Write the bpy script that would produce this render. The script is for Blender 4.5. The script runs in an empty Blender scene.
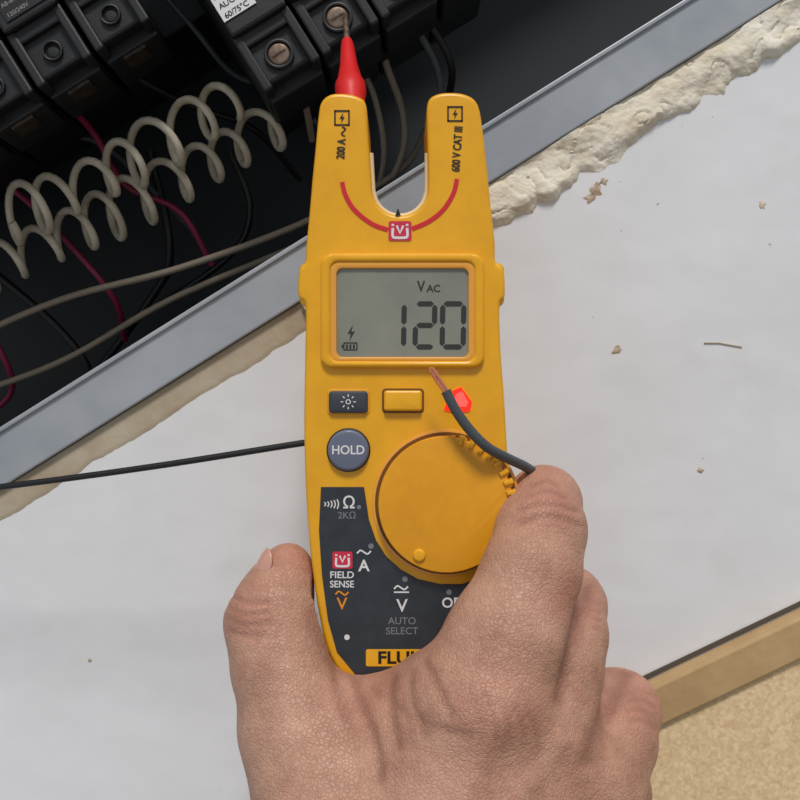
import bpy, bmesh, math, random
import numpy as np
from mathutils import Vector, Matrix, noise
random.seed(3)
S=0.055/200          # metres per modelling unit (meter body = 200 units = 55 mm)
A=math.radians(32)   # phone was held rolled 32 deg
ca,sa=math.cos(A),math.sin(A)
ZW=-250.0
ROOT=Matrix(((ca*S,sa*S,0,0),(0,0,-S,ZW*S),(-sa*S,ca*S,0,1.40),(0,0,0,1)))
scene=bpy.context.scene
try: scene.view_settings.view_transform='Standard'
except Exception: pass
def lin(c):
    return tuple(((x/255)/12.92 if x/255<=0.04045 else ((x/255+0.055)/1.055)**2.4) for x in c)+(1,)
def U(px,py,z=0.0):
    k=1-z/1000.0
    return Vector(((px-400)*k,(400-py)*k,z))
def R(u,v,z): # panel frame -> local
    return Vector((u*ca-v*sa,u*sa+v*ca,z))
# ---------------- materials
def mat(name,col,rough=0.5,metal=0.0,var=None,vscale=0.02,bump=0,bscale=0.05,emis=None,es=0,coat=0,sss=0,detail=4,bdist=0.001):
    m=bpy.data.materials.new(name);m.use_nodes=True
    nt=m.node_tree;b=nt.nodes['Principled BSDF']
    b.inputs['Base Color'].default_value=lin(col)
    b.inputs['Roughness'].default_value=rough;b.inputs['Metallic'].default_value=metal
    if coat:b.inputs['Coat Weight'].default_value=coat;b.inputs['Coat Roughness'].default_value=0.08
    if emis:
        b.inputs['Emission Color'].default_value=lin(emis);b.inputs['Emission Strength'].default_value=es
    tc=nt.nodes.new('ShaderNodeTexCoord')
    if var:
        n=nt.nodes.new('ShaderNodeTexNoise');n.inputs['Scale'].default_value=vscale;n.inputs['Detail'].default_value=detail
        n.inputs['Roughness'].default_value=0.6
        nt.links.new(tc.outputs['Object'],n.inputs['Vector'])
        r=nt.nodes.new('ShaderNodeValToRGB');r.color_ramp.elements[0].color=lin(col);r.color_ramp.elements[1].color=lin(var)
        r.color_ramp.elements[0].position=0.38;r.color_ramp.elements[1].position=0.66
        nt.links.new(n.outputs['Fac'],r.inputs['Fac']);nt.links.new(r.outputs['Color'],b.inputs['Base Color'])
    if bump:
        n2=nt.nodes.new('ShaderNodeTexNoise');n2.inputs['Scale'].default_value=bscale;n2.inputs['Detail'].default_value=6 if name!='white_paint' else 1.5
        nt.links.new(tc.outputs['Object'],n2.inputs['Vector'])
        bp=nt.nodes.new('ShaderNodeBump');bp.inputs['Strength'].default_value=bump;bp.inputs['Distance'].default_value=bdist
        nt.links.new(n2.outputs['Fac'],bp.inputs['Height']);nt.links.new(bp.outputs['Normal'],b.inputs['Normal'])
    return m
M_body=mat('yellow_plastic',(234,170,24),0.32,var=(227,161,20),vscale=0.03,bump=0.04,bscale=0.8)
M_dial=mat('dial_plastic',(228,158,20),0.4,var=(219,149,17),vscale=0.03,bump=0.08,bscale=0.8)
M_amber=mat('amber_rim',(228,158,54),0.25,coat=0.5)
M_black=mat('black_label',(40,45,51),0.45,var=(48,53,60),vscale=0.05)
M_ink=mat('black_ink',(14,14,14),0.5)
M_lcdink=mat('lcd_segments',(46,48,46),0.4)
M_lcd=mat('lcd_glass',(138,138,124),0.22,coat=0.4,var=(118,120,110),vscale=0.008)
M_red=mat('red_ink',(205,30,40),0.45)
M_white=mat('white_ink',(220,220,220),0.5)
M_grey=mat('grey_ink',(118,120,124),0.5)
M_oink=mat('orange_ink',(225,140,20),0.5)
M_btn=mat('slate_button',(52,56,64),0.5)
M_hold=mat('blue_button',(98,104,124),0.5,coat=0.2)
M_led=mat('red_led',(255,60,50),0.3,emis=(255,60,56),es=2.2)
M_ledo=mat('red_led_diffuser',(255,40,15),0.3,emis=(255,30,12),es=0.9)
M_copper=mat('copper',(225,150,115),0.35,0.6)
M_wiregrey=mat('grey_insulation',(66,72,76),0.45)
M_wblack=mat('black_insulation',(22,22,24),0.45)
M_cream=mat('cream_insulation',(204,194,174),0.5,var=(176,164,142),vscale=0.03)
M_beige=mat('beige_insulation',(134,122,106),0.5)
M_pink=mat('pink_insulation',(140,32,70),0.45)
M_panel=mat('panel_interior',(21,27,31),0.6,var=(28,35,39),vscale=0.004)
M_steel=mat('painted_steel',(148,154,162),0.45,0.2,var=(168,172,178),vscale=0.006,bump=0.05,bscale=0.1)
M_brk=mat('breaker_plastic',(20,21,24),0.5,var=(26,27,30),vscale=0.05,bump=0.1,bscale=0.5)
M_screw=mat('screw_metal',(130,112,98),0.5,0.6,var=(84,66,54),vscale=0.1)
M_clamp=mat('wire_clamp_metal',(80,68,58),0.5,0.6,var=(50,42,38),vscale=0.1)
M_probe=mat('probe_red',(210,30,30),0.4)
M_plaster=mat('torn_plaster',(230,224,210),0.95,var=(212,199,176),vscale=0.018,bump=0.7,bscale=0.12)
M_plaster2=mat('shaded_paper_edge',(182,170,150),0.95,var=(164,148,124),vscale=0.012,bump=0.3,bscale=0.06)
M_chip=mat('brown_paper',(165,140,115),0.9,var=(205,190,170),vscale=0.08)
M_wood=mat('pine_batten',(170,138,96),0.7,var=(188,158,114),vscale=0.01,bump=0.3,bscale=0.05)
M_shadow=mat('painted_shadow_strip',(84,76,66),0.9)  # wall shade above the batten, put into a dark colour
M_nail=mat('nail',(200,150,132),0.28,coat=0.3)
M_floor=mat('concrete_floor',(130,126,120),0.9,var=(110,107,100),vscale=3,bump=0.2,bscale=20)
# painted drywall: soft roller texture, faint scuffs and specks
def wallmat():
    m=mat('white_paint',(223,224,228),0.75,var=(215,215,217),vscale=0.003,bump=0.35,bscale=0.016,bdist=0.0015)
    nt=m.node_tree;b=nt.nodes['Principled BSDF'];tc=[n for n in nt.nodes if n.type=='TEX_COORD'][0]
    def dirt(scale,lo,hi,amt,col,det=6):
        src=b.inputs['Base Color'].links[0].from_socket
        n=nt.nodes.new('ShaderNodeTexNoise');n.inputs['Scale'].default_value=scale;n.inputs['Detail'].default_value=det;n.inputs['Roughness'].default_value=0.6
        nt.links.new(tc.outputs['Object'],n.inputs['Vector'])
        r=nt.nodes.new('ShaderNodeValToRGB');r.color_ramp.elements[0].position=lo;r.color_ramp.elements[1].position=hi
        r.color_ramp.elements[0].color=(0,0,0,1);r.color_ramp.elements[1].color=(amt,amt,amt,1)
        nt.links.new(n.outputs['Fac'],r.inputs['Fac'])
        mx=nt.nodes.new('ShaderNodeMix');mx.data_type='RGBA';mx.inputs[7].default_value=lin(col)
        nt.links.new(r.outputs['Color'],mx.inputs[0]);nt.links.new(src,mx.inputs[6]);nt.links.new(mx.outputs[2],b.inputs['Base Color'])
    dirt(0.008,0.56,0.72,0.25,(200,196,190))
    dirt(0.06,0.735,0.76,0.7,(150,134,116),3)
    return m
M_wall=wallmat()
def osb():
    m=bpy.data.materials.new('osb');m.use_nodes=True;nt=m.node_tree;b=nt.nodes['Principled BSDF'];b.inputs['Roughness'].default_value=0.8
    tc=nt.nodes.new('ShaderNodeTexCoord');v=nt.nodes.new('ShaderNodeTexVoronoi');v.inputs['Scale'].default_value=0.26
    n=nt.nodes.new('ShaderNodeTexNoise');n.inputs['Scale'].default_value=0.12;n.inputs['Detail'].default_value=6
    nt.links.new(tc.outputs['Object'],n.inputs['Vector']);nt.links.new(tc.outputs['Object'],v.inputs['Vector'])
    r=nt.nodes.new('ShaderNodeValToRGB');e=r.color_ramp.elements
    e[0].position=0.2;e[0].color=lin((198,164,118));e[1].position=1;e[1].color=lin((232,208,168))
    sep=nt.nodes.new('ShaderNodeSeparateColor');nt.links.new(v.outputs['Color'],sep.inputs['Color'])
    mx=nt.nodes.new('ShaderNodeMath');mx.operation='MULTIPLY_ADD';mx.inputs[1].default_value=0.4
    nt.links.new(sep.outputs['Red'],mx.inputs[0]);nt.links.new(n.outputs['Fac'],mx.inputs[2])
    nt.links.new(mx.outputs[0],r.inputs['Fac']);nt.links.new(r.outputs['Color'],b.inputs['Base Color'])
    return m
M_osb=osb()
# ---------------- helpers
def empty(name):
    o=bpy.data.objects.new(name,None);scene.collection.objects.link(o);o.matrix_world=ROOT;o.empty_display_size=5;return o
def mesh(name,verts,faces,m,parent=None,smooth=False,sharp=35):
    me=bpy.data.meshes.new(name);me.from_pydata([tuple(v) for v in verts],[],faces);me.update()
    bm=bmesh.new();bm.from_mesh(me);bmesh.ops.recalc_face_normals(bm,faces=bm.faces);bm.to_mesh(me);bm.free()
    return fin(name,me,m,parent,smooth,sharp)
def fin(name,me,m,parent,smooth=False,sharp=35):
    me.materials.append(m)
    if smooth:
        me.polygons.foreach_set('use_smooth',[True]*len(me.polygons))
        if sharp:me.set_sharp_from_angle(angle=math.radians(sharp))
    o=bpy.data.objects.new(name,me);scene.collection.objects.link(o)
    if parent:o.parent=parent
    else:o.matrix_world=ROOT
    return o
def prism(name,pts,z0,z1,m,parent=None,bev=0,seg=3,smooth=True,hole=None):
    bm=bmesh.new()
    def loop(P,z):return [bm.verts.new((p[0],p[1],z)) for p in P]
    if hole is None:
        top=loop(pts,z1);bot=loop(pts,z0);n=len(pts)
        bm.faces.new(top);bm.faces.new(bot[::-1])
        for i in range(n):bm.faces.new((top[i],bot[i],bot[(i+1)%n],top[(i+1)%n]))
    else:
        n=len(pts)
        to=loop(pts,z1);bo=loop(pts,z0);ti=loop(hole,z1);bi=loop(hole,z0)
        for i in range(n):
            j=(i+1)%n
            bm.faces.new((to[i],to[j],ti[j],ti[i]));bm.faces.new((bo[i],bo[j],bi[j],bi[i]))
            bm.faces.new((to[i],to[j],bo[j],bo[i]));bm.faces.new((ti[i],ti[j],bi[j],bi[i]))
    bmesh.ops.recalc_face_normals(bm,faces=bm.faces)
    if bev:
        ed=[e for e in bm.edges if abs(e.verts[0].co.z-z1)<1e-5 and abs(e.verts[1].co.z-z1)<1e-5 and len(e.link_faces)==2 and abs(e.link_faces[0].normal.z-e.link_faces[1].normal.z)>0.5]
        bmesh.ops.bevel(bm,geom=ed,offset=bev,segments=seg,profile=0.5,affect='EDGES',clamp_overlap=True)
    me=bpy.data.meshes.new(name);bm.to_mesh(me);bm.free()
    return fin(name,me,m,parent,smooth,30)
def P2(px,py):return (px-400,400-py)
def rrect(x0,y0,x1,y1,r,n=6):
    out=[]
    for cx,cy,a0 in ((x1-r,y0+r,0),(x0+r,y0+r,90),(x0+r,y1-r,180),(x1-r,y1-r,270)):
        for i in range(n+1):
            a=math.radians(a0+90*i/n);out.append((cx+r*math.cos(a)-400,400-cy+r*math.sin(a)))
    return out
def circ(cx,cy,r,n=48,a0=0,a1=360):
    return [(cx-400+r*math.cos(math.radians(a0+(a1-a0)*i/n)),400-cy+r*math.sin(math.radians(a0+(a1-a0)*i/n))) for i in range(n+(0 if a1-a0==360 else 1))]
def catmull(P,n=8,closed=False):
    P=[Vector(p) for p in P];out=[];N=len(P)
    rng=range(N) if closed else range(N-1)
    for i in rng:
        if closed:p0,p1,p2,p3=P[i-1],P[i],P[(i+1)%N],P[(i+2)%N]
        else:
            p1,p2=P[i],P[i+1];p0=P[i-1] if i>0 else p1*2-p2;p3=P[i+2] if i+2<N else p2*2-p1
        for k in range(n):
            t=k/n
            out.append(0.5*((2*p1)+(p2-p0)*t+(2*p0-5*p1+4*p2-p3)*t*t+(3*p1-p0-3*p2+p3)*t**3))
    if not closed:out.append(P[-1])
    return out
def tube(name,pts,r,m,parent=None,n=10,radii=None):
    pts=[Vector(p) for p in pts];V=[];F=[]
    t0=(pts[1]-pts[0]).normalized();ref=Vector((0,0,1)) if abs(t0.z)<0.9 else Vector((1,0,0))
    nrm=t0.cross(ref).normalized()
    for i,p in enumerate(pts):
        t=(pts[min(i+1,len(pts)-1)]-pts[max(i-1,0)]).normalized()
        nrm=(nrm-t*nrm.dot(t)).normalized();b=t.cross(nrm)
        rr=radii[i] if radii else r
        for k in range(n):
            a=2*math.pi*k/n;V.append(p+(nrm*math.cos(a)+b*math.sin(a))*rr)
    for i in range(len(pts)-1):
        for k in range(n):
            F.append((i*n+k,i*n+(k+1)%n,(i+1)*n+(k+1)%n,(i+1)*n+k))
    F.append(tuple(range(n))[::-1]);F.append(tuple(range((len(pts)-1)*n,len(pts)*n)))
    return mesh(name,V,F,m,parent,True,50)
def ribbon(name,pts,w,z,m,parent,h=0.4):
    P=[Vector((p[0],p[1])) for p in pts];L=[];Rr=[]
    for i,p in enumerate(P):
        t=(P[min(i+1,len(P)-1)]-P[max(i-1,0)]).normalized();n=Vector((-t.y,t.x))*w/2
        L.append(p+n);Rr.append(p-n)
    V=[(p.x,p.y,z) for p in L]+[(p.x,p.y,z) for p in Rr];n=len(P)
    F=[(i,i+1,n+i+1,n+i) for i in range(n-1)]
    return mesh(name,V,F,m,parent)
def text(s,px,py,size,m,parent,z=1.2,rot=0,bold=0.02,sx=1.0,align='CENTER'):
    cu=bpy.data.curves.new('t','FONT');cu.body=s;cu.size=size;cu.align_x=align;cu.align_y='CENTER';cu.offset=bold*size;cu.resolution_u=4
    o=bpy.data.objects.new('t',cu);scene.collection.objects.link(o);bpy.context.view_layer.update()
    me=bpy.data.meshes.new_from_object(o.evaluated_get(bpy.context.evaluated_depsgraph_get()))
    bpy.data.objects.remove(o)
    me.transform(Matrix.Translation((px-400,400-py,z))@Matrix.Rotation(math.radians(rot),4,'Z')@Matrix.Diagonal((sx,1,1,1)))
    me.materials.clear()
    return fin('print_text',me,m,parent)
def boxR(name,u0,u1,v0,v1,z0,z1,m,parent=None,bev=0):
    V=[R(u,v,z) for z in (z0,z1) for (u,v) in ((u0,v0),(u1,v0),(u1,v1),(u0,v1))]
    F=[(0,3,2,1),(4,5,6,7),(0,1,5,4),(1,2,6,5),(2,3,7,6),(3,0,4,7)]
    o=mesh(name,V,F,m,parent)
    if bev:
        md=o.modifiers.new('b','BEVEL');md.width=bev;md.segments=2
    return o
# ================= ROOM =================
boxR('wall_back',-3500,3500,-5090,168,-640,ZW,M_wall)
boxR('wall_left',-3500,-1200,168,3000,-640,ZW,M_wall)
boxR('wall_right',1200,3500,168,3000,-640,ZW,M_wall)
fm=bpy.data.meshes.new('floor');fm.from_pydata([(-2.5,-3,0),(2.5,-3,0),(2.5,0.2,0),(-2.5,0.2,0)],[],[(0,1,2,3)]);fm.materials.append(M_floor)
fo=bpy.data.objects.new('floor',fm);scene.collection.objects.link(fo)
def plaster(name,ua,ub,m,w0,hs,jag,vtop=169,minh=0.0):
    V=[];F=[];nu,nv=int((ub-ua)/3.0),26
    for i in range(nu+1):
        u=ua+(ub-ua)*i/nu
        wd=w0+jag*(16*noise.noise(Vector((u*0.012,3,0)))+12*noise.noise(Vector((u*0.045,7,0)))+4*noise.noise(Vector((u*0.16,1,0))))
        for j in range(nv+1):
            t=j/nv;v=vtop-wd*t
            q=noise.noise(Vector((u*0.012,v*0.025,2)))*2.0+noise.noise(Vector((u*0.035,v*0.05,9)))*0.7
            fl=math.floor(q*2);fr=q*2-fl
            q=fl/2+0.3*fr+(0.2*min(1,max(0,(fr-0.8)*5)))
            hgt=9+5*q+1.0*noise.noise(Vector((u*0.1,v*0.12,4)))
            c=abs(noise.noise(Vector((u*0.03,v*0.03,20))));
            if c<0.05 and hs>0.6:hgt-=3*(1-c/0.05)
            edge=min(1,(1-t)*5)
            z=ZW-1.0+max(minh,hgt*hs)*(edge**0.6)
            V.append(R(u,v,z))
    for i in range(nu):
        for j in range(nv):
            a=i*(nv+1)+j;F.append((a,a+1,a+nv+2,a+nv+1))
    return mesh(name,V,F,m,None,True,40)
plaster('torn_drywall_edge',-40,1100,M_plaster,54,0.9,0.9,minh=2.5)
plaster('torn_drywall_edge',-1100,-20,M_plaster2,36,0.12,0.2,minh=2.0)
def chip(px,py,r,m,parent,k=0):
    c=U(px,py,ZW);V=[c+Vector((0,0,1.2))];F=[];n=16
    for ring,(f,z) in enumerate(((0.6,1.0),(1.0,0.2))):
        for i in range(n):
            a=2*math.pi*i/n;rr=r*f*(1+0.9*noise.noise(Vector((math.cos(a)*1.6+k*7,math.sin(a)*1.6,k))))
            V.append(c+Vector((rr*math.cos(a)*1.2,rr*math.sin(a),z)))
    for i in range(n):
        j=(i+1)%n;F.append((0,1+i,1+j));F.append((1+i,1+n+i,1+n+j,1+j))
    return mesh('chip',V,F,m,parent,True,60)
chips=empty('wall_paint_chips')
for k,(x,y,r) in enumerate([(597,190,7),(590,198,5),(604,181,4),(762,205,4),(617,351,5),(700,470,3.5),(90,660,2.5)]):
    chip(x,y,r,M_chip,chips,k)
for k,(a,b) in enumerate([((704,343),(742,347)),((590,196),(604,178)),((560,610),(566,620))]):
    c0=U(a[0],a[1],ZW+0.8);c1=U(b[0],b[1],ZW+0.8)
    tube('scratch',[c0,c0.lerp(c1,0.4)+Vector((0,2,0)),c1],0.8,M_plaster2,chips,6)
# ================= PANEL =================
pan=empty('electrical_panel_box')
boxR('back',-1200,1200,150,2200,-660,-640,M_panel,pan)
boxR('bottom_side',-1200,1200,215,222,-640,ZW-10,M_panel,pan)
boxR('flange',-1200,1200,170,232,ZW-8,ZW+9,M_steel,pan,2)
boxR('flange_lip',-1200,1200,228,234,ZW-30,ZW+13,M_steel,pan,1.5)
boxR('left_side',-1200,-1190,168,2200,-640,ZW,M_steel,pan)
boxR('right_side',1190,1200,168,2200,-640,ZW,M_steel,pan)
boxR('top_side',-1200,1200,2190,2200,-640,ZW,M_steel,pan)
boxR('bus_mount',-700,900,620,900,-640,-440,M_panel,pan,4)
def breaker(u0,v0,w,z,parent_name,screw=True):
    b=empty(parent_name)
    boxR('case',u0+1.5,u0+w-1.5,v0+14,v0+420,z-230,z-6,M_brk,b,4)
    boxR('upper_deck',u0+3,u0+w-3,v0+78,v0+420,z-10,z+12,M_brk,b,4)
    boxR('handle_base',u0+w*0.2,u0+w*0.8,v0+170,v0+260,z+10,z+26,M_brk,b,4)
    boxR('toggle_handle',u0+w*0.32,u0+w*0.68,v0+190,v0+225,z+24,z+60,M_brk,b,4)
    boxR('terminal_lip',u0+4,u0+w-4,v0,v0+18,z-120,z-30,M_brk,b,3)
    for s in (0,1):
        boxR('terminal_cheek',u0+2+s*(w-16),u0+14+s*(w-16),v0+6,v0+80,z-60,z+4,M_brk,b,3)
    boxR('rail',u0+10,u0+w-10,v0+62,v0+80,z-30,z+2,M_brk,b,3)
    c=R(u0+w/2,v0+38,z-6)
    rr=1.0 if screw else 0.7
    ringo=[(c.x+18*rr*math.cos(i*math.pi/16),c.y+18*rr*math.sin(i*math.pi/16)) for i in range(32)]
    ringi=[(c.x+14*rr*math.cos(i*math.pi/16),c.y+14*rr*math.sin(i*math.pi/16)) for i in range(32)]
    prism('screw_collar',ringo,z-20,z-1,M_brk,b,1.5,2,True,ringi)
    prism('screw_head',ringi,z-20,z-2 if screw else z-5,M_screw if screw else M_brk,b,4,4)
    if screw:
        for dx,dy in ((9,1.3),):
            q=[(c.x+sx*dx*ca-sy*dy*sa,c.y+sx*dx*sa+sy*dy*ca) for sx,sy in ((-1,-1),(1,-1),(1,1),(-1,1))]
            prism('screw_slot',q,z-6,z-1.7,M_clamp,b,0,1,False)
    else:
        boxR('wire_clamp',u0+24,u0+w-24,v0-4,v0+12,z-70,z-34,M_clamp,b,2)
    return b
for i in range(4):
    breaker(55+i*82,387,82,-185,'circuit_breaker')
for i in range(6):
    breaker(-500+i*82,540,80,-200,'circuit_breaker',False)
def sticker(u0,u1,v0,v1,z,lines,size,name,bg,ink):
    e=empty(name)
    boxR('paper',u0,u1,v0,v1,z,z+0.8,bg,e)
    n=len(lines)
    for i,s in enumerate(lines):
        c=R(u0+4,v1-(i+0.6)*(v1-v0)/n,0)
        text(s,c.x+400,400-c.y,size,ink,e,z=z+1.2,rot=32,bold=0.015,align='LEFT')
M_lblink=mat('faded_label_ink',(130,130,130),0.6)
sticker(60,104,484,548,-172,['SWD','USE WITH','AWG','AL/CU','60/75°C'],9.5,'breaker_label',M_white,M_ink)
for k in range(6):
    u=-494+k*82
    sticker(u+8,u+66,627,668,-187,['BREAKER TYPE','AB-BTU','120/240V'],7.5,'breaker_label',M_brk,M_lblink)
def helix(p0,p1,r,turns,wr,name,seed):
    p0=Vector(p0);p1=Vector(p1);ax=(p1-p0);L=ax.length;ax.normalize()
    e1=Vector((0,0,1));e2=ax.cross(e1).normalized();e1=e2.cross(ax).normalized()
    pts=[];N=int(turns*22)
    for i in range(N+1):
        t=i/N;a=t*turns*2*math.pi+seed
        rr=r*(1+0.15*math.sin(t*11+seed))
        pts.append(p0+ax*(L*t+6*math.sin(t*17+seed))+Vector((0,-1,0))*12*math.sin(math.pi*t)+e1*rr*0.8*math.cos(a)+e2*rr*math.sin(a)+ax*rr*0.62*math.cos(a))
    return tube(name,pts,wr,M_cream,None,8)
helix(U(0,222,-340),U(236,96,-325),32,7.2,5.4,'coiled_wire',0.5)
helix(U(-40,280,-400),U(286,118,-370),32,10.3,5.4,'coiled_wire',2.0)
def wire(name,P,r,m):
    return tube(name,catmull([U(*p) for p in P],8),r,m,None,8)
wire('beige_wire',[(-60,352,-420),(60,300,-400),(180,268,-390),(305,222,-380),(400,170,-440),(430,120,-560)],5,M_beige)
wire('beige_wire',[(-60,405,-460),(60,362,-450),(170,300,-440),(310,240,-430),(380,200,-500)],5,M_beige)
wire('beige_wire',[(372,0,-350),(385,60,-360),(402,110,-400),(403,150,-420),(385,190,-440),(360,220,-500)],5,M_beige)
wire('beige_wire',[(350,60,-380),(372,90,-390),(384,150,-420),(376,200,-460)],4.5,M_beige)
wire('pink_wire',[(36,66,-290),(60,95,-300),(95,135,-380),(125,185,-420),(180,212,-440),(212,265,-480)],4.5,M_pink)
wire('pink_wire',[(-30,165,-420),(20,195,-430),(70,245,-440),(115,300,-470),(125,340,-560)],4.5,M_pink)
wire('pink_wire',[(-40,300,-440),(0,350,-450),(10,395,-500),(-40,430,-560)],4.5,M_pink)
wire('black_wire',[(95,32,-290),(130,72,-320),(190,105,-380),(255,130,-420),(300,180,-500)],4.5,M_wblack)
wire('black_wire',[(-20,260,-500),(60,330,-520),(90,380,-540),(60,420,-600)],6,M_wblack)
wire('black_wire',[(150,150,-500),(170,250,-520),(150,300,-560),(60,420,-600)],6,M_wblack)
wire('grey_wire',[(150,-20,-300),(195,30,-330),(235,75,-380),(290,95,-400),(330,140,-440)],4,M_wiregrey)
wire('black_wire',[(405,-5,-280),(430,25,-320),(452,70,-360),(445,130,-440),(470,200,-500)],5,M_wblack)
wire('grey_wire',[(395,-10,-290),(418,30,-320),(440,80,-360),(436,140,-400)],5,M_wiregrey)
wire('grey_wire',[(-30,120,-380),(50,135,-400),(110,150,-450),(200,240,-560)],4,M_wiregrey)
wire('black_wire',[(230,150,-480),(250,210,-500),(225,260,-520),(120,330,-560)],5,M_wblack)
wire('beige_wire',[(290,80,-290),(305,105,-330),(312,140,-400)],5,M_beige)
# ================= lower right boards =================
def boards():
    d=Vector((math.cos(math.radians(25.5)),math.sin(math.radians(25.5)),0));n=Vector((-d.y,d.x,0))
    o=U(660,685,-215)
    def bx(name,a0,a1,b0,b1,z0,z1,m,bev):
        V=[o+d*a+n*b for a,b in ((a0,b0),(a1,b0),(a1,b1),(a0,b1))]
        V=[Vector((v.x,v.y,z0)) for v in V]+[Vector((v.x,v.y,z1)) for v in V]
        ob=mesh(name,V,[(0,3,2,1),(4,5,6,7),(0,1,5,4),(1,2,6,5),(2,3,7,6),(3,0,4,7)],m)
        md=ob.modifiers.new('b','BEVEL');md.width=bev;md.segments=2
    bx('wood_batten',-1500,1200,-46,0,ZW+0.5,-215,M_wood,3)
    bx('osb_sheet',-1500,1200,-4450,-47,ZW+0.5,-222,M_osb,1.5)
    bx('painted_shadow_strip',-1500,1200,1,7,ZW+0.5,-248,M_shadow,0.8)  # added strip painting the wall's shadow along the batten, no real gap
boards()
# ================= METER =================
mt=empty('handheld_electrical_tester')
L=[(330,94),(321,102),(318,118),(315,150),(312,180),(309,215),(306,245),(305,262),(299,270),(298,296),(305,306),(305,350),(304,400),(304,440),(306,500),(311,560),(319,615),(329,655),(350,685),(380,697),(420,699)]
Rt=[(455,690),(484,665),(498,625),(506,570),(510,520),(509,480),(507,440),(504,390),(501,350),(500,306),(505,296),(504,270),(496,262),(495,240),(491,205),(487,165),(483,130),(478,104),(466,94),(446,92),(432,96),(427,106)]
slot=[(427,130),(428,160),(428,188)]+[(400+28*math.cos(math.radians(a)),188+27*math.sin(math.radians(a))) for a in range(15,180,15)]+[(372,188),(370,160),(368,130),(366,104),(358,96),(344,93)]
out=[P2(*p) for p in L+Rt+slot]
out=[(p.x,p.y) for p in catmull([Vector((x,y)) for x,y in out],4,True)]
prism('body',out,-105,0,M_body,mt,11,5)
rim=[P2(428,150),P2(428,188)]+[P2(400+27*math.cos(math.radians(a)),188+26*math.sin(math.radians(a))) for a in range(10,180,10)]+[P2(372,188),P2(370,150)]
tube('slot_liner',[(x,y,-14) for x,y in rim],3.2,mat('slot_liner_plastic',(222,200,160),0.5),mt,8)
def pl(P):
    return [(v.x,v.y) for v in catmull([Vector(P2(*p)) for p in P],6)]
ribbon('arc_mark',pl([(342,182),(345,194),(352,207),(362,217),(374,225),(388,230)]),4.6,0.5,M_red,mt)
ribbon('arc_mark',pl([(457,179),(454,192),(447,205),(438,215),(426,223),(412,229)]),4.6,0.5,M_red,mt)
mesh('slot_pointer',[(-5,184,0.6),(1,184,0.6),(-2,192,0.6)],[(0,1,2)],M_ink,mt)
M_logo=mat('logo_red',(205,40,70),0.45)
def jawlogo(cx,cy,s):
    prism('jaw_logo',rrect(cx-s,cy-s*0.85,cx+s,cy+s*0.85,s*0.2),-0.2,0.9,M_logo,mt)
    ribbon('jaw_logo_mark',pl([(cx-s*0.62,cy-s*0.25),(cx-s*0.62,cy+s*0.5),(cx-s*0.2,cy+s*0.6),(cx+s*0.2,cy+s*0.6),(cx+s*0.62,cy+s*0.5),(cx+s*0.62,cy-s*0.25)]),s*0.22,1.2,M_white,mt)
    ribbon('jaw_logo_mark',pl([(cx-s*0.62,cy-s*0.6),(cx-s*0.62,cy-s*0.42)]),s*0.22,1.2,M_white,mt)
    ribbon('jaw_logo_mark',pl([(cx+s*0.62,cy-s*0.6),(cx+s*0.62,cy-s*0.42)]),s*0.22,1.2,M_white,mt)
    ribbon('jaw_logo_mark',[P2(cx-s*0.28,cy-s*0.45),P2(cx,cy+s*0.2),P2(cx+s*0.28,cy-s*0.45)],s*0.2,1.2,M_white,mt)
jawlogo(400,231,11.5)
def bolt(cx,cy,s,m,z=0.9):
    pts=[(0.25,-1),(-0.45,0.15),(0.0,0.1),(-0.2,1),(0.5,-0.2),(0.05,-0.15)]
    V=[(cx+x*s-400,400-(cy+y*s),z) for x,y in pts]
    mesh('bolt_icon',V,[(0,1,2),(0,2,5),(2,3,4),(2,4,5)],m,mt)
def wbox(cx,cy):
    for a,b in (((-7,-7),(7,-7)),((7,-7),(7,7)),((7,7),(-7,7)),((-7,7),(-7,-7))):
        dx=(b[0]-a[0])/7*0.8;dy=(b[1]-a[1])/7*0.8
        ribbon('warning_frame',[P2(cx+a[0]-dx/2,cy+a[1]-dy/2),P2(cx+b[0]+dx/2,cy+b[1]+dy/2)],1.6,0.6,M_ink,mt)
    bolt(cx,cy,5.5,M_ink,0.7)
wbox(342,118);wbox(455,114)
text('200 A',341.5,149,11.5,M_ink,mt,0.7,rot=86,bold=0.025,sx=0.72)
ribbon('tilde',pl([(345,136.5),(341.5,134),(343.5,131.5),(345.5,129),(342,127)]),1.4,0.6,M_ink,mt)
text('600 V CAT III',457.5,149,11.5,M_ink,mt,0.7,rot=86,bold=0.025,sx=0.70)
prism('screen_bezel',rrect(321,254,484,368,12,8),-3,7,M_body,mt,4,3,True,rrect(331,263,474,361,8,8))
prism('screen_rim',rrect(330,262,475,362,8,8),-2,5,M_amber,mt,2,2,True,rrect(337,269,468,357,6,8))
prism('lcd',rrect(336,268,469,358,5,6),-1,1.5,M_lcd,mt)
for x0,x1 in ((299,321),(484,505)):
    prism('side_tab',rrect(x0,262,x1,306,7),-70,-2,M_body,mt,5,3)
LZ=1.8
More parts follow.
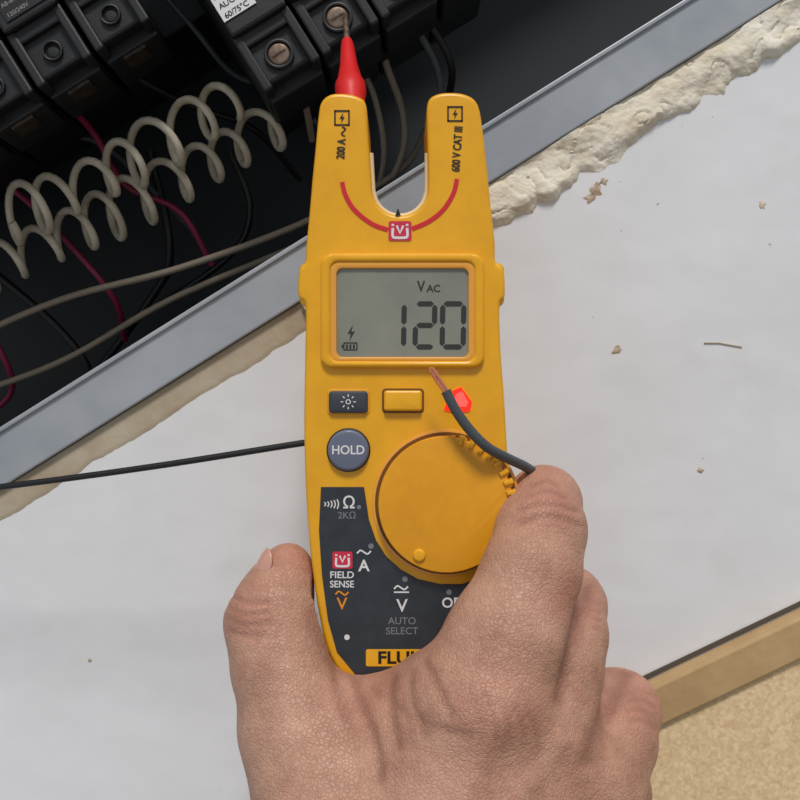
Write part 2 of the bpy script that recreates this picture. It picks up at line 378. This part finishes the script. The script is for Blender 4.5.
def seg7(x,y,w,h,segs,t=5.0):
    g=0.8;k=0.06
    S7={'a':((x+g,y),(x+w-g,y)),'g':((x+g,y+h/2),(x+w-g,y+h/2)),'d':((x+g,y+h),(x+w-g,y+h)),
    'f':((x,y+g),(x,y+h/2-g)),'b':((x+w,y+g),(x+w,y+h/2-g)),'e':((x,y+h/2+g),(x,y+h-g)),'c':((x+w,y+h/2+g),(x+w,y+h-g))}
    for s in segs:
        a,b=S7[s]
        def sk(p):return (p[0]+(y+h-p[1])*k*0.3,p[1])
        a=Vector(P2(*sk(a)));b=Vector(P2(*sk(b)));d=(b-a).normalized();n=Vector((-d.y,d.x))*t/2;e=d*t/2
        P=[a,a+n+e,b+n-e,b,b-n-e,a-n+e]
        mesh('lcd_segment',[(p.x,p.y,LZ) for p in P],[tuple(range(6))],M_lcdink,mt)
seg7(381,304,22.5,43,'bc',5.2)
seg7(415,304,19,43,'abged',5.2)
seg7(442,304,21,43,'abcdef',5.2)
text('V',421,287,15,M_lcdink,mt,LZ,bold=0.02,sx=0.85);text('AC',433.5,289,10,M_lcdink,mt,LZ,bold=0.02)
bolt(351,333,8,M_lcdink,LZ)
for a,b in (((344,343),(357,343)),((357,343),(357,350)),((357,350),(344,350)),((344,350),(344,343))):
    ribbon('battery_icon',[P2(*a),P2(*b)],1.2,LZ,M_lcdink,mt)
for x in (347,350.5,354):ribbon('battery_cell',[P2(x,344.5),P2(x,348.8)],2,LZ,M_lcdink,mt)
ribbon('battery_tip',[P2(342.5,344.8),P2(342.5,348.2)],1.6,LZ,M_lcdink,mt)
prism('backlight_button_surround',rrect(327,389,370,415,4),-2,1,M_dial,mt,1,2)
prism('backlight_button',rrect(329,391,368,413,4),-2,5,M_btn,mt,2,2)
text('o',348.5,401,11,M_white,mt,5.3,bold=0.0)
for i in range(8):
    a=i*math.pi/4;ribbon('sun_ray',[P2(348.5+5*math.cos(a),401.8+5*math.sin(a)),P2(348.5+7.5*math.cos(a),401.8+7.5*math.sin(a))],1,5.3,M_white,mt)
M_groove=mat('dial_shadow_gap',(110,66,4),0.6)
prism('select_button_surround',rrect(382,388.5,424,413,4),-2,0.8,M_groove,mt,0,2)
prism('select_button',rrect(384,390.5,422,411,3),-2,7,M_body,mt,2.5,3)
led=[P2(*p) for p in ((444,410),(450,392),(461,387),(472,402),(470,411),(456,413))]
prism('led_diffuser',led,-1,1.2,M_ledo,mt)
led=[P2(*p) for p in ((452,406),(456,394),(462,391),(468,402),(466,407))]
prism('led',led,-1,1.8,M_led,mt)
prism('hold_button_ring',circ(348.5,450,22),-2,1.2,M_ink,mt,0.8,2)
prism('hold_button',circ(348.5,450,20.5),-2,7,M_hold,mt,3,4)
text('HOLD',348.5,450,12.5,M_white,mt,7.3,bold=0.015,sx=0.95)
lab=[(321,487),(364,487),(366,500),(369,520),(376,540),(386,556),(400,569),(418,579),(440,584),(462,584),(482,577),(494,566),(497,590),(490,625),(478,652),(456,676),(420,688),(384,687),(356,675),(337,652),(328,620),(322,575),(319,530)]
prism('label_area',[P2(*p) for p in lab],-0.5,0.7,M_black,mt)
prism('dial_well',circ(446,503,74,64),-1,1.0,M_amber,mt,0.8,2)
prism('dial_groove',circ(446,503,71,64),-1,1.4,M_groove,mt)
dpts=[]
for i in range(360):
    a=math.radians(i);dd=(i+20)%360
    r=67.5
    if dd<105: r=67.5+2.6*min(1,max(0,1.4*math.cos(2*math.pi*dd/9.5)+0.5))-1.8
    dpts.append((46+r*math.cos(a),-103+r*math.sin(a)))
prism('dial',dpts,-1,15,M_dial,mt,2.0,3)
prism('dial_dot',circ(419,553,6.5,20),10,18,M_body,mt,2.5,3)
for i in range(11):
    a=math.radians(-18+i*9.5);u=Vector((math.cos(a),math.sin(a)));t=Vector((-u.y,u.x));c=Vector((46,-103))
    q=[c+u*60+t*2.0,c+u*60-t*2.0,c+u*69.5-t*2.6,c+u*69.5+t*2.6]
    prism('dial_knurl',[(p.x,p.y) for p in q[::-1]],6,18,M_body,mt,1.2,2)
Z1=1.1
for i in range(5):
    hh=2.0+i*0.7;x=324.5+i*3.2
    ribbon('sound_mark',pl([(x,504-hh),(x+1.3,504),(x,504+hh)]),1.2,Z1,M_white,mt)
text('Ω',349,503,17,M_white,mt,Z1,bold=0.01)
text('2KΩ',347,515.5,9.5,M_grey,mt,Z1,bold=0.01)
prism('position_dot',circ(359,507,2.2,12),0,Z1,M_grey,mt)
for x,y in ((371,546),(405,579),(449,592),(347,637)):prism('position_dot',circ(x,y,2.8,12),0,Z1,M_grey if x!=347 else M_white,mt)
jawlogo(342.5,560,10)
text('A',364,566,16,M_white,mt,Z1,bold=0.02)
def tilde(x,y,w,m):ribbon('tilde',pl([(x-w,y+1.2),(x-w/2,y-1.8),(x,y),(x+w/2,y+1.8),(x+w,y-1.2)]),1.6,Z1,m,mt)
tilde(364,552,7,M_white)
text('FIELD',342,575,9.5,M_white,mt,Z1,bold=0.015,sx=1.05);text('SENSE',342,584.3,9.5,M_white,mt,Z1,bold=0.015,sx=0.95)
text('V',342,604,17,M_oink,mt,Z1,bold=0.01);tilde(342,593,6.5,M_oink)
text('V',402,606,18,M_white,mt,Z1,bold=0.01);tilde(401,587.5,7,M_white)
ribbon('dc_bar',[P2(394,592),P2(409,592)],1.5,Z1,M_white,mt)
text('AUTO',402,621,10,M_grey,mt,Z1,bold=0.01);text('SELECT',402,631,10,M_grey,mt,Z1,bold=0.01)
text('OFF',454,603,14,M_white,mt,Z1,bold=0.02)
prism('brand_plate',rrect(366,649,444,666,2),0,1.4,M_body,mt)
text('FLUKE',405,657.8,17,M_ink,mt,1.7,bold=0.03,sx=1.15)
# ================= probe =================
pr=empty('red_test_probe')
a=U(353,125,-62);b=U(345,12,-189)
ax=(b-a)
tube('insulator',[a,a+ax*0.22,a+ax*0.25,a+ax*0.32,a+ax*0.36,a+ax*0.5,a+ax*0.68,a+ax*0.72],1,M_probe,pr,20,[15,15,17,17,14,10,7.5,6])
tube('metal_tip',[a+ax*0.7,a+ax*0.93,a+ax],1,M_screw,pr,12,[3.5,3.2,1.0])
tube('black_test_lead',catmull([U(-700,540,-170),U(-200,510,-150),U(0,487,-110),U(150,467,-90),U(303,443,-70),U(330,440,-70)],8),3.5,M_wblack,None,10)
sw=empty('stripped_wire')
P=catmull([U(446,391,34),U(455,409,34),U(469,429,33),U(487,447,30),U(507,458,18),U(524,466,-2),U(540,476,-30)],8)
tube('insulation',P,5.0,M_wiregrey,sw,12)
for k in range(6):
    off=Vector((2.2*math.cos(k*1.047),2.2*math.sin(k*1.047),0.8*math.sin(k*2)))
    tube('copper_strand',[U(449,396,34)+off*0.8,U(443,387,35)+off*0.9,U(438,380,36)+off,U(430+k*0.8,371-k*0.6,37)+off*1.3],1.5,M_copper,sw,6)
# ================= HAND =================
def hand():
    h=3.4
    x=np.arange(-215,310,h,dtype=np.float32);y=np.arange(-860,-30,h,dtype=np.float32);z=np.arange(-250,240,h,dtype=np.float32)
    X,Y,Z=np.meshgrid(x,y,z,indexing='ij')
    def cone(a,b,ra,rb):
        ax,ay,az=a;bx,by,bz=b[0]-a[0],b[1]-a[1],b[2]-a[2]
        l2=bx*bx+by*by+bz*bz
        t=np.clip(((X-ax)*bx+(Y-ay)*by+(Z-az)*bz)/l2,0,1)
        return np.sqrt((X-ax-t*bx)**2+(Y-ay-t*by)**2+(Z-az-t*bz)**2)-(ra+(rb-ra)*t)
    def smin(a,b,k):
        hh=np.maximum(k-np.abs(a-b),0)/k
        return np.minimum(a,b)-hh*hh*k*0.25
    def chain(nodes,k=14):
        d=None
        N=[(U(n[0],n[1],n[2]),n[3]*(1-n[2]/1000)) for n in nodes]
        for (a,ra),(b,rb) in zip(N[:-1],N[1:]):
            c=cone(a,b,ra,rb);d=c if d is None else smin(d,c,k)
        return d
    thumb=chain([(288,567,-30,24),(281,592,-22,36),(273,622,-12,46),(281,668,5,47),(296,725,22,52),(335,815,50,76)])
    index=chain([(470,585,-150,24),(505,560,-140,28),(533,525,-95,33),(544,503,-25,35),(541,530,15,43),(531,575,42,48),(507,640,60,60),(478,708,70,72)])
    middle=chain([(440,630,-165,25),(480,618,-160,29),(540,606,-130,34),(566,606,-55,38),(560,635,-5,45),(548,670,25,52),(530,730,45,66)])
    ring=chain([(430,690,-160,26),(500,690,-160,31),(580,700,-130,36),(618,712,-55,40),(606,740,-5,48),(580,785,25,62)])
    pinky=chain([(470,760,-160,24),(530,765,-160,28),(590,785,-120,33),(612,792,-60,36),(588,820,-10,48),(560,850,10,60)])
    palm=chain([(480,714,62,73),(455,800,58,98),(440,930,55,105)],20)
    for c in (chain([(530,730,40,66),(500,830,45,98),(455,930,50,100)],20),
              chain([(580,785,20,60),(545,870,25,85),(470,950,40,95)],20),
              chain([(340,825,44,80),(400,900,50,95),(430,960,50,100)],20),
              chain([(440,930,50,104),(450,1010,70,98),(470,1200,110,112)],20)):
        palm=smin(palm,c,40)
    web=chain([(298,735,15,50),(340,737,12,54),(385,739,16,58),(435,722,34,66)],20)
    d=smin(palm,web,40)
    d=smin(d,thumb,26)
    f=smin(smin(index,middle,6),smin(ring,pinky,6),6)
    d=smin(d,f,16)
    bx=np.maximum(np.abs(X-7)-96,np.maximum(np.abs(Y+100)-178,np.abs(Z+52)-53))
    d=np.maximum(d,-bx)
    s=d<0
    nx,ny,nz=d.shape
    cnt=np.zeros((nx-1,ny-1,nz-1),np.int8)
    for i in (0,1):
        for j in (0,1):
            for k in (0,1):cnt+=s[i:nx-1+i,j:ny-1+j,k:nz-1+k]
    act=(cnt>0)&(cnt<8);I,J,K=np.nonzero(act)
    idx=-np.ones(act.shape,np.int64);idx[act]=np.arange(len(I))
    cs=[(i,j,k) for i in (0,1) for j in (0,1) for k in (0,1)]
    pos=np.zeros((len(I),3));w=np.zeros(len(I))
    for a_ in cs:
        for b_ in cs:
            if sum(b_)-sum(a_)==1 and all(q>=p for p,q in zip(a_,b_)):
                fa=d[I+a_[0],J+a_[1],K+a_[2]];fb=d[I+b_[0],J+b_[1],K+b_[2]]
                m=(fa<0)!=(fb<0);t=np.where(m,fa/np.where(m,fa-fb,1),0)
                A_=np.array(a_);B_=np.array(b_)
                pos+=np.where(m[:,None],A_+t[:,None]*(B_-A_),0);w+=m
    pos/=w[:,None]
    V=np.stack([x[0]+(I+pos[:,0])*h,y[0]+(J+pos[:,1])*h,z[0]+(K+pos[:,2])*h],1)
    faces=[]
    def add(c,flip):
        q=np.stack(c,1);q=np.where(flip[:,None],q[:,::-1],q);faces.append(q[(q>=0).all(1)])
    i,j,k=np.nonzero(s[:-1,1:-1,1:-1]!=s[1:,1:-1,1:-1]);j+=1;k+=1
    add([idx[i,j-1,k-1],idx[i,j,k-1],idx[i,j,k],idx[i,j-1,k]],~s[i,j,k])
    i,j,k=np.nonzero(s[1:-1,:-1,1:-1]!=s[1:-1,1:,1:-1]);i+=1;k+=1
    add([idx[i-1,j,k-1],idx[i-1,j,k],idx[i,j,k],idx[i,j,k-1]],~s[i,j,k])
    i,j,k=np.nonzero(s[1:-1,1:-1,:-1]!=s[1:-1,1:-1,1:]);i+=1;j+=1
    add([idx[i-1,j-1,k],idx[i,j-1,k],idx[i,j,k],idx[i-1,j,k]],~s[i,j,k])
    Fc=np.concatenate(faces)
    me=bpy.data.meshes.new('hand');me.from_pydata(V.tolist(),[],Fc.tolist());me.update()
    nr=np.zeros(len(V)*3);me.vertices.foreach_get('normal',nr);nr=nr.reshape(-1,3)
    k_=1-V[:,2]/1000;PX=V[:,0]/k_+400;PY=400-V[:,1]/k_
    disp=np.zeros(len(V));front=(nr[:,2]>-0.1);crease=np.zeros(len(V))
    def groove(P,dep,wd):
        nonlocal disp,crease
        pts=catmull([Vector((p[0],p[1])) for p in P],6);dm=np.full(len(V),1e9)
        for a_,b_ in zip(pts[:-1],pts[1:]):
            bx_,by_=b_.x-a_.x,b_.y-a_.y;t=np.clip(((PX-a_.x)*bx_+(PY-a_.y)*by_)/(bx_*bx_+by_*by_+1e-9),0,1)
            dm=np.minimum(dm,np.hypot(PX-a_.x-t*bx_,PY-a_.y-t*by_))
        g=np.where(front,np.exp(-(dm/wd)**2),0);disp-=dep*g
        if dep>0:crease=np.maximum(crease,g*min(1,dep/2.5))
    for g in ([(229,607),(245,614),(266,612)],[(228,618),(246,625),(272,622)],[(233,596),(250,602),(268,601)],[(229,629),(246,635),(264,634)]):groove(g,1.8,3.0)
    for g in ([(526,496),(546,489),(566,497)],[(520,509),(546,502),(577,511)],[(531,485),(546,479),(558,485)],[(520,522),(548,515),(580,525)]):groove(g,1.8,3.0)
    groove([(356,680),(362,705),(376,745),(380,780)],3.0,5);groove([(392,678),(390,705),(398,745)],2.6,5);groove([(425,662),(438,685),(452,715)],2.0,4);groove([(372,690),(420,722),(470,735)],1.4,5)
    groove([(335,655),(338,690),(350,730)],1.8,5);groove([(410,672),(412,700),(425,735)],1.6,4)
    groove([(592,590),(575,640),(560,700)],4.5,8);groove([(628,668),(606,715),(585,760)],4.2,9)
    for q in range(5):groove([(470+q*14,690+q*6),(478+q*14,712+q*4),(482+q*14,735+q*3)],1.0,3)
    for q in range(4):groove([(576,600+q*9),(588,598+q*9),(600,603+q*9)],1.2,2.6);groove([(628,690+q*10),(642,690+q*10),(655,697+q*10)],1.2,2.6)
    disp+=np.where(front,6*np.exp(-(((PX-505)/45)**2+((PY-705)/35)**2)),0)
    disp+=np.where(front,6*np.exp(-(((PX-585)/35)**2+((PY-770)/32)**2)),0)
    for P in ([(500,720),(470,790),(450,860)],[(560,740),(510,810),(470,880)]):groove(P,-3.0,12)
    V2=V+nr*disp[:,None]
    me.vertices.foreach_set('co',V2.ravel().astype(np.float32))
    bl=np.zeros(len(V))
    for (cx,cy,r,wt) in ((548,492,40,1),(250,612,35,.8),(287,553,26,1),(575,600,35,1),(640,700,40,1),(500,705,60,.6),(375,700,50,.4),(585,770,40,.6)):
        bl=np.maximum(bl,wt*np.exp(-((PX-cx)**2+(PY-cy)**2)/r**2))
    at=me.attributes.new('blush','FLOAT','POINT');at.data.foreach_set('value',bl.astype(np.float32))
    at=me.attributes.new('crease','FLOAT','POINT');at.data.foreach_set('value',crease.astype(np.float32))
    me.update()
    m=bpy.data.materials.new('skin');m.use_nodes=True;nt=m.node_tree;b=nt.nodes['Principled BSDF']
    b.inputs['Roughness'].default_value=0.52
    b.inputs['Subsurface Weight'].default_value=0.08;b.inputs['Subsurface Scale'].default_value=0.002;b.inputs['Subsurface Radius'].default_value=(1,0.35,0.2)
    tc=nt.nodes.new('ShaderNodeTexCoord')
    n=nt.nodes.new('ShaderNodeTexNoise');n.inputs['Scale'].default_value=0.022;n.inputs['Detail'].default_value=9;n.inputs['Roughness'].default_value=0.7
    nt.links.new(tc.outputs['Object'],n.inputs['Vector'])
    r=nt.nodes.new('ShaderNodeValToRGB');e=r.color_ramp.elements;e[0].position=0.32;e[0].color=lin((164,118,97));e[1].position=0.68;e[1].color=lin((200,156,132))
    nt.links.new(n.outputs['Fac'],r.inputs['Fac'])
    def mix(colA,colB,attr,f):
        mx=nt.nodes.new('ShaderNodeMix');mx.data_type='RGBA';mx.inputs[7].default_value=lin(colB)
        atn=nt.nodes.new('ShaderNodeAttribute');atn.attribute_name=attr
        mm=nt.nodes.new('ShaderNodeMath');mm.operation='MULTIPLY';mm.inputs[1].default_value=f
        nt.links.new(atn.outputs['Fac'],mm.inputs[0]);nt.links.new(mm.outputs[0],mx.inputs[0]);nt.links.new(colA,mx.inputs[6]);return mx.outputs[2]
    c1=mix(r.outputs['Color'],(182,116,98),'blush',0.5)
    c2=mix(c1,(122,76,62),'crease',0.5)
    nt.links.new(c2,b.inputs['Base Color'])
    wn0=nt.nodes.new('ShaderNodeTexNoise');wn0.inputs['Scale'].default_value=0.08;nt.links.new(tc.outputs['Object'],wn0.inputs['Vector'])
    va=nt.nodes.new('ShaderNodeVectorMath');va.operation='MULTIPLY_ADD';va.inputs[1].default_value=(8,8,8)
    nt.links.new(wn0.outputs['Color'],va.inputs[0]);nt.links.new(tc.outputs['Object'],va.inputs[2])
    def vor(sc,cap):
        vo=nt.nodes.new('ShaderNodeTexVoronoi');vo.feature='DISTANCE_TO_EDGE';vo.inputs['Scale'].default_value=sc
        nt.links.new(va.outputs[0],vo.inputs['Vector'])
        ml=nt.nodes.new('ShaderNodeMath');ml.operation='MINIMUM';ml.inputs[1].default_value=cap;nt.links.new(vo.outputs['Distance'],ml.inputs[0]);return ml.outputs[0]
    v1=vor(0.24,0.15)
    wn=nt.nodes.new('ShaderNodeTexNoise');wn.inputs['Scale'].default_value=0.12;wn.inputs['Detail'].default_value=6
    nt.links.new(tc.outputs['Object'],wn.inputs['Vector'])
    ad=nt.nodes.new('ShaderNodeMath');ad.operation='MULTIPLY_ADD';ad.inputs[1].default_value=2.6;nt.links.new(v1,ad.inputs[0]);nt.links.new(wn.outputs['Fac'],ad.inputs[2])
    bp=nt.nodes.new('ShaderNodeBump');bp.inputs['Strength'].default_value=0.5;bp.inputs['Distance'].default_value=0.0008
    nt.links.new(ad.outputs[0],bp.inputs['Height']);nt.links.new(bp.outputs['Normal'],b.inputs['Normal'])
    root=empty('human_hand')
    o=fin('hand_skin',me,m,root,True,None)
    md=o.modifiers.new('s','SMOOTH');md.factor=0.5;md.iterations=2
    c=U(266,566,-10);nn=Vector((-0.78,0.36,0.52)).normalized();up=Vector((0.42,0.9,0.05));up=(up-nn*up.dot(nn)).normalized();sd=up.cross(nn)
    Vn=[];Fn=[];NN=12
    for i in range(NN+1):
        for j in range(NN+1):
            a_=(i/NN*2-1);b_=(j/NN*2-1)
            xx=a_*math.sqrt(1-b_*b_/2);yy=b_*math.sqrt(1-a_*a_/2)
            Vn.append(c+sd*xx*15+up*yy*18+nn*(9-7*xx*xx-3*yy*yy))
    for i in range(NN):
        for j in range(NN):
            q=i*(NN+1)+j;Fn.append((q,q+1,q+NN+2,q+NN+1))
    no=mesh('thumb_nail',Vn,Fn,M_nail,root,True,60);sm=no.modifiers.new('t','SOLIDIFY');sm.thickness=2
hand()
# ================= LIGHT =================
def w(v):return ROOT@Vector(v)
wd=bpy.data.worlds.new('world');scene.world=wd;wd.use_nodes=True
bg=wd.node_tree.nodes['Background'];bg.inputs[0].default_value=(0.88,0.94,1.0,1);bg.inputs[1].default_value=0.45
sl=bpy.data.lights.new('sun','SUN');sl.energy=2.4;sl.angle=math.radians(14);sl.color=(1,0.965,0.92)
so=bpy.data.objects.new('sun',sl);scene.collection.objects.link(so)
dirn=(ROOT.to_3x3()@Vector((-0.02,-0.87,-0.58))).normalized()
so.rotation_euler=dirn.to_track_quat('-Z','Y').to_euler();so.location=w((2000,3000,2500))
# ================= CAMERA =================
cam=bpy.data.cameras.new('camera');co=bpy.data.objects.new('camera',cam);scene.collection.objects.link(co)
cam.sensor_width=36;cam.lens=45;cam.clip_start=0.01;cam.clip_end=50
rot=(ROOT.to_3x3()*(1/S));co.matrix_world=Matrix.Translation(w((0,0,1000)))@rot.to_4x4()
scene.camera=co
